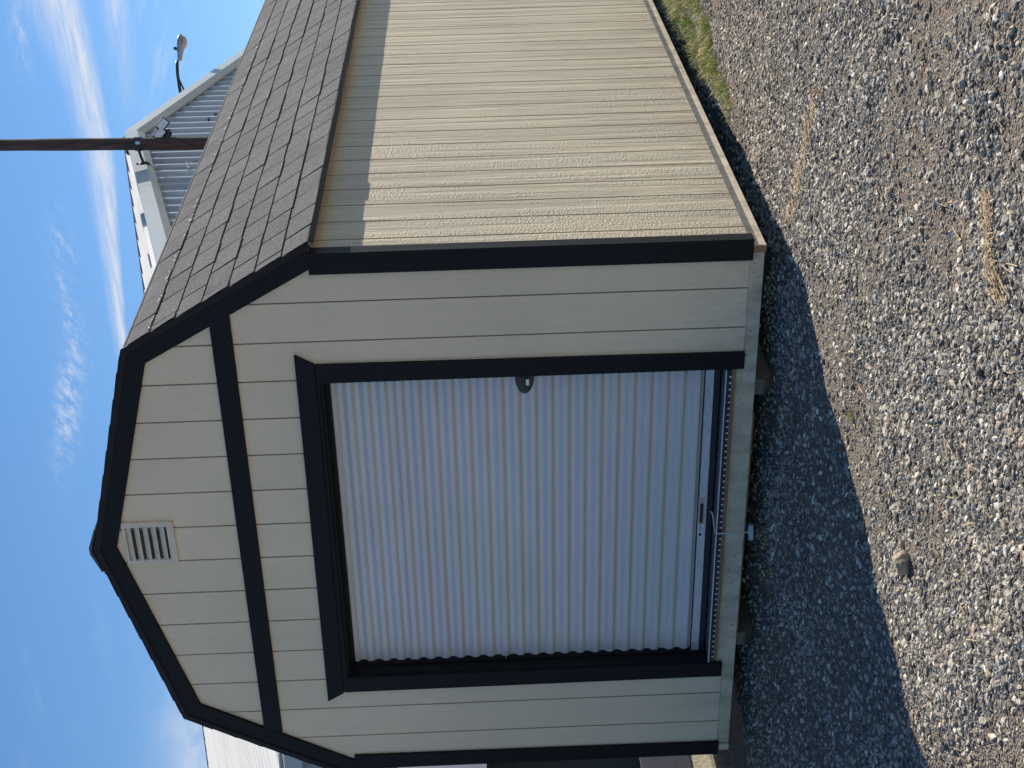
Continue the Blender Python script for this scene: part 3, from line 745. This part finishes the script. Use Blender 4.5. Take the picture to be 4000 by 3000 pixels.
MB().add([vs[0], vs[1], (f1.x, f1.y, zf), (f0.x, f0.y, zf), (vs[0][0], vs[0][1], vs[0][2] - .03), (vs[1][0], vs[1][1], vs[1][2] - .03), (f1.x, f1.y, zf - .03), (f0.x, f0.y, zf - .03)], [(0, 1, 2, 3), (7, 6, 5, 4), (0, 4, 5, 1), (1, 5, 6, 2), (2, 6, 7, 3), (3, 7, 4, 0)]).build('far_roof_slope', M_roofw, bl)
# small wall fittings
def ray(x, y):
    u, v_ = 3000 - y, x; d = np.array([(u - 1500) / FPX, (v_ - 2000) / FPX, 1.]); d = rows.T @ d; return Vector(d)
def hit_wall(x, y, out=.0):
    d = ray(x, y); n_ = az(1.5); o_ = pk + n_ * out; t = (o_ - Vector((CAM.x, CAM.y, 0))).dot(n_) / d.dot(n_); return CAM + d * t
q = hit_wall(735, 664, .05); b = MB(); b.box(q.x, q.x + .06, q.y - .03, q.y + .01, q.z - .03, q.z + .01); b.tube([q + Vector((.03, -.01, 0)), q + Vector((.10, .12, .03)), q + Vector((.12, .16, -.04)), q + Vector((.05, .05, -.06))], .010, 6); b.build('wall_bracket', M_rake, bl)
for px, py in ((842, 450), (815, 469)):
    q = hit_wall(px, py, .05); MB().box(q.x - .02, q.x + .04, q.y - .02, q.y + .02, q.z - .025, q.z + .015).build('wall_fitting', M_steel, bl)

# ---------------------------------------------------------------- pole and what hangs on it
def at_d(x, y, dist):                     # point at a horizontal distance along a sight line
    d = ray(x, y); h = math.hypot(d.x, d.y); return CAM + d * (dist / h)
pt = at_d(0, 567, 23.4); pb = at_d(830, 559.5, 23.4); ax_ = (pt - pb).normalized()
base = pb - ax_ * ((pb.z - GZ) / ax_.z); top = pt + ax_ * 1.2
pole = MB()
npt = 26; pts_ = [base + (top - base) * (i / (npt - 1)) for i in range(npt)]
pole.tube(pts_, [.122 - .034 * i / (npt - 1) + .003 * math.sin(i * 1.7) for i in range(npt)], 14)
po = pole.build('utility_pole', M_pole, None, smooth=True); tag(po, 'dark brown weathered wooden pole rising in front of the grey gable', 'pole')
def pz(z): return base + ax_ * ((z - base.z) / ax_.z)
toR = Vector(rows[0]); toR.z = 0; toR.normalize(); toC = -Vector(rows[2]); toC.z = 0; toC.normalize()
# bracket and small device
z1 = at_d(541, 560, 23.4).z
br = empty('pole_bracket', pz(z1)); tag(br, 'dark clamp with a small hanging device on the wooden pole at the roof peak', 'bracket')
c0 = pz(z1)
MB().tube([c0 - Vector((0, 0, .055)), c0 + Vector((0, 0, .055))], .112, 14).build('clamp_band', M_steel, br)
MB().tube([c0 + toR * -.09, c0 - toR * .20 + Vector((0, 0, -.03)), c0 - toR * .30 + Vector((0, 0, -.07))], .022, 8).build('bracket_arm', M_steel, br)
e0 = c0 - toR * .34 + Vector((0, 0, -.06))
MB().tube([e0 + Vector((0, 0, .10)) + toR * .02, e0 + Vector((0, 0, .04)), e0 - Vector((0, 0, .07)), e0 - Vector((0, 0, .12))], [.03, .055, .065, .02], 10).build('device_body', M_black, br)
MB().tube([e0 - toR * .02 - Vector((0, 0, .11)), e0 - toR * .05 - Vector((0, 0, .20))], [.03, .035], 8).build('device_lens', M_lens, br)
MB().box(c0.x - .02 + toC.x * .11, c0.x + .02 + toC.x * .11, c0.y - .02 + toC.y * .11, c0.y + .02 + toC.y * .11, c0.z - .05, c0.z + .02).build('clamp_bolt', M_zinc, br)
# twin floodlight
z2 = at_d(648, 540, 23.4).z; c2_ = pz(z2) + toR * .11
fl = empty('twin_floodlight', c2_); tag(fl, 'black twin head floodlight fixed to the right of the wooden pole', 'floodlight')
MB().tube([c2_ - Vector((0, 0, .02)), c2_ + toR * .05 - Vector((0, 0, .05)), c2_ + toR * .10 - Vector((0, 0, .02))], .05, 10).build('sensor', M_black, fl)
MB().tube([c2_ - toR * .1, c2_ + toR * .12 + Vector((0, 0, .02))], .03, 8).build('mount_arm', M_black, fl)
def head(c, tilt):
    rt = toR; up = Vector((0, 0, 1)); ca, sa = math.cos(tilt), math.sin(tilt)
    a = rt * ca + up * sa; b = -rt * sa + up * ca; nrm = (toC * .92 - up * .38).normalized()
    def blk(w_, h_, d0, d1): return [c + a * (w_ * i) + b * (h_ * j) + nrm * d for d in (d0, d1) for i, j in ((-1, -1), (1, -1), (1, 1), (-1, 1))]
    F = [(0, 3, 2, 1), (4, 5, 6, 7), (0, 1, 5, 4), (1, 2, 6, 5), (2, 3, 7, 6), (3, 0, 4, 7)]
    hh = MB().add(blk(.105, .075, -.05, .03), F).build('lamp_head', M_black, fl, bevel=.01)
    MB().add(blk(.085, .055, .031, .036), F).build('lamp_glass', M_lwhite, hh)
head(c2_ + toR * .19 + Vector((0, 0, .055)), R(-42)); head(c2_ + toR * .045 + Vector((0, 0, .105)), R(-42))

# ---------------------------------------------------------------- street lamp
LD = 29.0
def lp(x, y, dd=0.): return at_d(x, y, LD + dd)
arm_src = [(703, 243), (697, 285), (703, 345), (713, 392), (722, 425)]
A = [lp(692, 237), lp(692.5, 262), lp(694, 290), lp(700, 335), lp(708, 375), lp(718, 412)]
sl = empty('street_lamp', (A[-1].x, A[-1].y, GZ)); tag(sl, 'grey cobra head street lamp reaching out above the gable', 'street lamp')
MB().tube(A, .031, 10).build('arm', M_black, sl, smooth=True)
MB().tube([lp(699.5, 309), lp(713, 340), lp(731, 378), lp(742, 400)], .017, 8).build('arm_brace', M_black, sl)
MB().tube([Vector((A[-1].x, A[-1].y, GZ)), A[-1] + Vector((0, 0, .1))], [.12, .07], 12).build('lamp_post', M_steel, sl)
# head: lofted along its axis
tip = lp(702, 132); tail = lp(694, 237); axh = (tip - tail); Lh = axh.length; axh.normalize(); upv = Vector((0, 0, 1)); upv = (upv - axh * upv.dot(axh)).normalized(); latv = axh.cross(upv)
px2m = LD / FPX * 1.03
secs = []   # (t along, top height, bottom height, half width) in source pixels
for t, tp, bt, wd in ((0, 4, 17, 9), (.06, 5, 19, 12), (.25, 7, 22, 15), (.45, 9, 26, 19), (.62, 12, 25, 22), (.78, 13, 21, 21), (.9, 11, 15, 16), (.97, 6, 9, 9), (1.0, 1, 3, 3)):
    c = tail + axh * (Lh * t) ; ringp = []
    for k in range(14):
        a = 2 * math.pi * k / 14; r_ = tp if math.sin(a) > 0 else bt * .62
        ringp.append(c + latv * (math.cos(a) * wd * px2m) + upv * (math.sin(a) * r_ * px2m) - upv * (4 * px2m))
    secs.append(ringp)
mb = MB(); mb.v = [tuple(p) for r_ in secs for p in r_]; n = 14
mb.f = [(i * n + k, i * n + (k + 1) % n, (i + 1) * n + (k + 1) % n, (i + 1) * n + k) for i in range(len(secs) - 1) for k in range(n)] + [tuple(range(n))[::-1], tuple((len(secs) - 1) * n + k for k in range(n))]
mb.build('housing', M_lamp, sl, smooth=True)
lens = MB(); cL = tail + axh * (Lh * .68) - upv * (15 * px2m); rings = []
for j in range(6):
    ph = j / 5 * math.pi / 2; rr = math.cos(ph)
    rings.append([cL + axh * (math.cos(2 * math.pi * k / 16) * 25 * rr * px2m) + latv * (math.sin(2 * math.pi * k / 16) * 18 * rr * px2m) - upv * (math.sin(ph) * 15 * px2m) for k in range(16)])
lens.v = [tuple(p) for r_ in rings for p in r_]; lens.f = [(j * 16 + k, j * 16 + (k + 1) % 16, (j + 1) * 16 + (k + 1) % 16, (j + 1) * 16 + k) for j in range(5) for k in range(16)]
lens.build('glass_bowl', M_lens, sl, smooth=True)
pc0 = tail + axh * (Lh * .44) + upv * (5 * px2m); MB().tube([pc0, pc0 + upv * (12 * px2m)], 6 * px2m, 10).build('photocell', M_black, sl)

# ---------------------------------------------------------------- open sided shelter at the far left
nb = empty('open_shelter', (-4.6, 3.6, GZ)); tag(nb, 'open sided shelter with blue grey sheeting left of the shed', 'shelter')
NX = -3.97
MB().box(NX - .04, NX, -1.2, 7.5, 1.285, 2.02).build('upper_sheeting', M_shelter, nb)
MB().box(NX - .03, NX + .01, -1.2, 7.5, -.055, .27).build('lower_panel', M_dkpanel, nb)
MB().box(NX - .05, NX + .004, -1.2, 7.5, GZ - .03, -.058).build('base_board', simple('sunlit_chipboard', (.55, .50, .37), .8, 0, .25, 45, .004), nb)
MB().box(NX - 1.6, NX - 1.55, -1.2, 7.5, GZ, 2.3).build('rear_panel', M_interior, nb)
MB().box(NX - 1.6, NX - .045, -1.22, -1.15, GZ, 2.3).build('end_panel', M_interior, nb)
MB().box(NX - 1.7, NX + .06, -1.3, 7.6, 2.022, 2.08).build('shelter_roof', M_shelter, nb)
for y in (-1.1, 1.6, 4.4, 7.4): MB().box(NX - .10, NX - .045, y - .04, y + .04, GZ, 2.02).build('post', M_interior, nb)

# ---------------------------------------------------------------- gravel stones (geometry nodes, one object)
def wedge_region(r0, r1, a0, a1, dr, da):
    vs = []; rr = list(np.arange(r0, r1 + 1e-6, dr)); aa = list(np.arange(a0, a1 + 1e-6, da))
    for r_ in rr:
        for a in aa:
            x = CAM.x + r_ * math.cos(R(a)); y = CAM.y + r_ * math.sin(R(a)); vs.append((x, y, gh(x, y)))
    n = len(aa); fs = []
    for j in range(len(rr) - 1):
        for i in range(n - 1):
            cx_ = vs[j * n + i]
            if -2.85 < cx_[0] < .05 and cx_[1] > .35: continue
            if cx_[0] < -4.0 and cx_[1] > -1: continue
            fs.append((j * n + i, (j + 1) * n + i, (j + 1) * n + i + 1, j * n + i + 1))
    return vs, fs
def gravel(name, reg, dens, smin, smax, seed, pref=None, label=None):
    vs, fs = reg; me = bpy.data.meshes.new(name); me.from_pydata(vs, [], fs); me.materials.append(M_stone)
    # density per vertex: gravelly patches and soil patches
    at_ = me.attributes.new('dens', 'FLOAT', 'POINT')
    dv = []
    for x, y, z in vs:
        k = stone_density(x, y); dv.append(k)
    at_.data.foreach_set('value', dv)
    ob = link(bpy.data.objects.new(name, me)); tag(ob, label, 'gravel', kind='stuff')
    g = bpy.data.node_groups.new(name, 'GeometryNodeTree')
    g.interface.new_socket('Geometry', in_out='INPUT', socket_type='NodeSocketGeometry'); g.interface.new_socket('Geometry', in_out='OUTPUT', socket_type='NodeSocketGeometry')
    n_ = g.nodes; l_ = g.links; gi = n_.new('NodeGroupInput'); go = n_.new('NodeGroupOutput')
    dp = n_.new('GeometryNodeDistributePointsOnFaces'); dp.inputs['Seed'].default_value = seed
    na = n_.new('GeometryNodeInputNamedAttribute'); na.data_type = 'FLOAT'; na.inputs['Name'].default_value = 'dens'
    mu = n_.new('ShaderNodeMath'); mu.operation = 'MULTIPLY'; mu.inputs[1].default_value = dens; l_.new(na.outputs[0], mu.inputs[0]); l_.new(mu.outputs[0], dp.inputs['Density'])
    l_.new(gi.outputs[0], dp.inputs['Mesh'])
    jo = n_.new('GeometryNodeJoinGeometry')
    for v in range(6):
        ic = n_.new('GeometryNodeMeshIcoSphere'); ic.inputs['Subdivisions'].default_value = 2; ic.inputs['Radius'].default_value = .5
        sp_ = n_.new('GeometryNodeSetPosition'); nz = n_.new('ShaderNodeTexNoise'); nz.noise_dimensions = '4D'; nz.inputs['W'].default_value = v * 7.3 + seed; nz.inputs['Scale'].default_value = 1.9; nz.inputs['Detail'].default_value = 1
        po_ = n_.new('GeometryNodeInputPosition'); l_.new(po_.outputs[0], nz.inputs['Vector'])
        sb = n_.new('ShaderNodeVectorMath'); sb.operation = 'SUBTRACT'; l_.new(nz.outputs['Color'], sb.inputs[0]); sb.inputs[1].default_value = (.5, .5, .5)
        ml = n_.new('ShaderNodeVectorMath'); ml.operation = 'SCALE'; l_.new(sb.outputs[0], ml.inputs[0]); ml.inputs['Scale'].default_value = .95
        l_.new(ic.outputs[0], sp_.inputs['Geometry']); l_.new(ml.outputs[0], sp_.inputs['Offset'])
        tr = n_.new('GeometryNodeTransform'); tr.inputs['Scale'].default_value = ((1, .8, .62), (1.1, .7, .5), (.9, .9, .7), (1.25, .75, .6), (1, .62, .62), (.95, .85, .45))[v]
        l_.new(sp_.outputs[0], tr.inputs[0])
        sm_ = n_.new('GeometryNodeSetMaterial'); sm_.inputs['Material'].default_value = M_stone; l_.new(tr.outputs[0], sm_.inputs[0])
        gt = n_.new('GeometryNodeGeometryToInstance'); l_.new(sm_.outputs[0], gt.inputs[0]); l_.new(gt.outputs[0], jo.inputs[0])
    ip = n_.new('GeometryNodeInstanceOnPoints'); ip.inputs['Pick Instance'].default_value = True
    l_.new(dp.outputs['Points'], ip.inputs['Points']); l_.new(jo.outputs[0], ip.inputs['Instance'])
    ri = n_.new('FunctionNodeRandomValue'); ri.data_type = 'INT'; ri.inputs[4].default_value = 0; ri.inputs[5].default_value = 5; l_.new(ri.outputs[2], ip.inputs['Instance Index'])
    rr_ = n_.new('FunctionNodeRandomValue'); rr_.data_type = 'FLOAT_VECTOR'; rr_.inputs[0].default_value = (-.5, -.5, 0); rr_.inputs[1].default_value = (.5, .5, 6.28); l_.new(rr_.outputs[0], ip.inputs['Rotation'])
    rs = n_.new('FunctionNodeRandomValue'); rs.data_type = 'FLOAT'; rs.inputs[2].default_value = 0; rs.inputs[3].default_value = 1; rs.inputs['Seed'].default_value = 9
    pw_ = n_.new('ShaderNodeMath'); pw_.operation = 'POWER'; l_.new(rs.outputs[1], pw_.inputs[0]); pw_.inputs[1].default_value = 3.2
    ma = n_.new('ShaderNodeMath'); ma.operation = 'MULTIPLY_ADD'; l_.new(pw_.outputs[0], ma.inputs[0]); ma.inputs[1].default_value = smax - smin; ma.inputs[2].default_value = smin
    l_.new(ma.outputs[0], ip.inputs['Scale']); l_.new(ip.outputs[0], go.inputs[0])
    md = ob.modifiers.new('stones', 'NODES'); md.node_group = g
    return ob
gravel('gravel', wedge_region(3.3, 8.6, 99, 139, .07, .6), 8600, .0070, .031, 3, label='small grey crushed stones strewn over the lot around the shed')
gravel('far_gravel', wedge_region(8.6, 19, 98, 126, .25, .8), 2600, .012, .036, 5, label='grey crushed stones along the far right side of the shed')

# larger loose stones that can be told apart
def rock(name, x, y, sx, sy, sz, seed, label, mat=M_stone, group=None, sink=.3):
    bm = bmesh.new(); bmesh.ops.create_icosphere(bm, subdivisions=3, radius=1)
    for v in bm.verts:
        d = 1 + .35 * mnoise.noise(v.co * 1.3 + Vector((seed * 3.1, 0, 0))) + .12 * mnoise.noise(v.co * 3.5 + Vector((0, seed, 0))); v.co = Vector((v.co.x * sx * d, v.co.y * sy * d, v.co.z * sz * d))
    me = bpy.data.meshes.new(name); bm.to_mesh(me); bm.free(); me.materials.append(mat)
    o = link(bpy.data.objects.new(name, me), None, (x, y, gh(x, y) + sz * (1 - sink))); o.rotation_euler = (0, 0, seed * 1.3); tag(o, label, 'stone', group); return o
def gpt(px, py):
    d = ray(px, py); t = (GZ - CAM.z) / d.z; p = CAM + d * t; return p.x, p.y
x, y = gpt(3548, 2200); rock('rock', x, y, .034, .040, .030, 2.0, 'large tan stone lying alone in sunlit dirt near the shadow edge', M_rock)
small = [(3620, 1835, .015, 'pale stone beside a dark hollow, above the tan rock'), (3350, 540, .013, 'pale stone near the dry straw streak'), (3765, 760, .014, 'pale flat stone in the right hand gravel'), (3215, 1070, .012, 'dark stone at the end of the shadow by the corner'), (3805, 320, .016, 'pale elongated stone on the dirt patch at right'), (3480, 750, .017, 'grey stone in the middle of the gravel'), (3830, 1450, .014, 'pale rounded stone at the lower edge of the lot'), (3475, 155, .015, 'brownish stone near the far edge of the gravel')]
for i, (px, py, r_, lb) in enumerate(small):
    x, y = gpt(px, py); rock('stone', x, y, r_ * 1.2, r_, r_ * .8, i + 3.3, lb, group='larger loose stones on the gravel')

# straw and dry leaves
st = MB()
for i in range(760):
    if i < 330: k = rng.uniform(0, 1); px, py = 3080 + 120 * k + rng.normal(0, 10), 860 - 520 * k + rng.normal(0, 12)
    elif i < 570: k = rng.uniform(0, 1); px, py = 3850 + 60 * k + rng.normal(0, 12), 760 + 420 * k + rng.normal(0, 14)
    else: px, py = rng.uniform(3000, 4000), rng.uniform(0, 3000)
    x, y = gpt(px, py)
    if i >= 570 and x < .15 and y > -.2: continue
    a = rng.uniform(0, math.pi); ln = rng.uniform(.008, .03) if i < 570 else rng.uniform(.01, .045); wd = rng.uniform(.0008, .002)
    if i > 735: wd *= 3
    z = gh(x, y) + rng.uniform(.006, .014); c_, s_ = math.cos(a), math.sin(a); dz = rng.uniform(-.004, .004)
    st.add([(x - c_ * ln - s_ * wd, y - s_ * ln + c_ * wd, z), (x + c_ * ln - s_ * wd, y + s_ * ln + c_ * wd, z + dz), (x + c_ * ln + s_ * wd, y + s_ * ln - c_ * wd, z + dz), (x - c_ * ln + s_ * wd, y - s_ * ln - c_ * wd, z), (x, y, z + wd)], [(0, 1, 4), (1, 2, 4), (2, 3, 4), (3, 0, 4)])
so_ = st.build('straw', M_straw, None, org=(0, 0, 0)); tag(so_, 'scattered bits of dry straw and leaf lying on the gravel', 'straw', kind='stuff')

# grass along the far side of the wall
def grass(name, pts, label, hmin, hmax, per, spread, dry):
    v = []; f = []; tone = []
    for (x0, y0, hs) in pts:
        td = rng.uniform(0, 1) < dry
        for b in range(per):
            x = x0 + rng.normal(0, spread); y = y0 + rng.normal(0, spread); z = gh(x, y)
            h = rng.uniform(hmin, hmax) * hs; a = rng.uniform(0, 2 * math.pi); ln = rng.uniform(.15, .9) * h; w = rng.uniform(.0010, .0022)
            pa = (-math.sin(a) * w, math.cos(a) * w); b0 = len(v)
            for t in (0, .55, 1.):
                xx = x + math.cos(a) * ln * t * t; yy = y + math.sin(a) * ln * t * t; zz = z + h * t * (1 - .25 * t); k = (1 - t) * 1. + .05
                v += [(xx - pa[0] * k, yy - pa[1] * k, zz), (xx + pa[0] * k, yy + pa[1] * k, zz)]
            f += [(b0, b0 + 1, b0 + 3, b0 + 2), (b0 + 2, b0 + 3, b0 + 5, b0 + 4)]
            tv = min(1, max(0, (rng.normal(.8, .12) if td else rng.normal(.32, .18)))); tone += [tv] * 6
    me = bpy.data.meshes.new(name); me.from_pydata(v, [], f); me.materials.append(M_grass)
    at2 = me.attributes.new('tone', 'FLOAT', 'POINT'); at2.data.foreach_set('value', tone)
    o = link(bpy.data.objects.new(name, me)); tag(o, label, 'grass', kind='stuff'); return o
gp = []
while len(gp) < 460:
    y = rng.uniform(1.55, 6.8); k = min(1, (y - 1.55) / 1.5); xc = .245 + .16 * k; wd = .03 + .15 * k
    x = xc + rng.uniform(-wd, wd)
    if mnoise.noise(Vector((x * 5, y * 2.2, 4.4))) < -.30 + .1 * (1 - k): continue
    gp.append((x, y, (.4 + .6 * k) * rng.uniform(.5, 1.15)))
grass('grass', gp, 'strip of green and yellowing grass beside the right wall of the shed', .03, .13, 30, .022, .55)
x, y = gpt(3329, 1627); grass('grass_tuft', [(x, y, 1)] * 3, 'tiny yellow green tuft alone in gravel in front of the door', .012, .03, 24, .014, .3)
gq = [(rng.uniform(-2.4, .1), rng.uniform(-.25, .12), .5) for _ in range(60)]
grass('shade_weeds', gq, 'sparse weeds in the shade under the front of the shed', .02, .06, 10, .03, .7)
print('tabs', count, 'objects', len(bpy.data.objects))
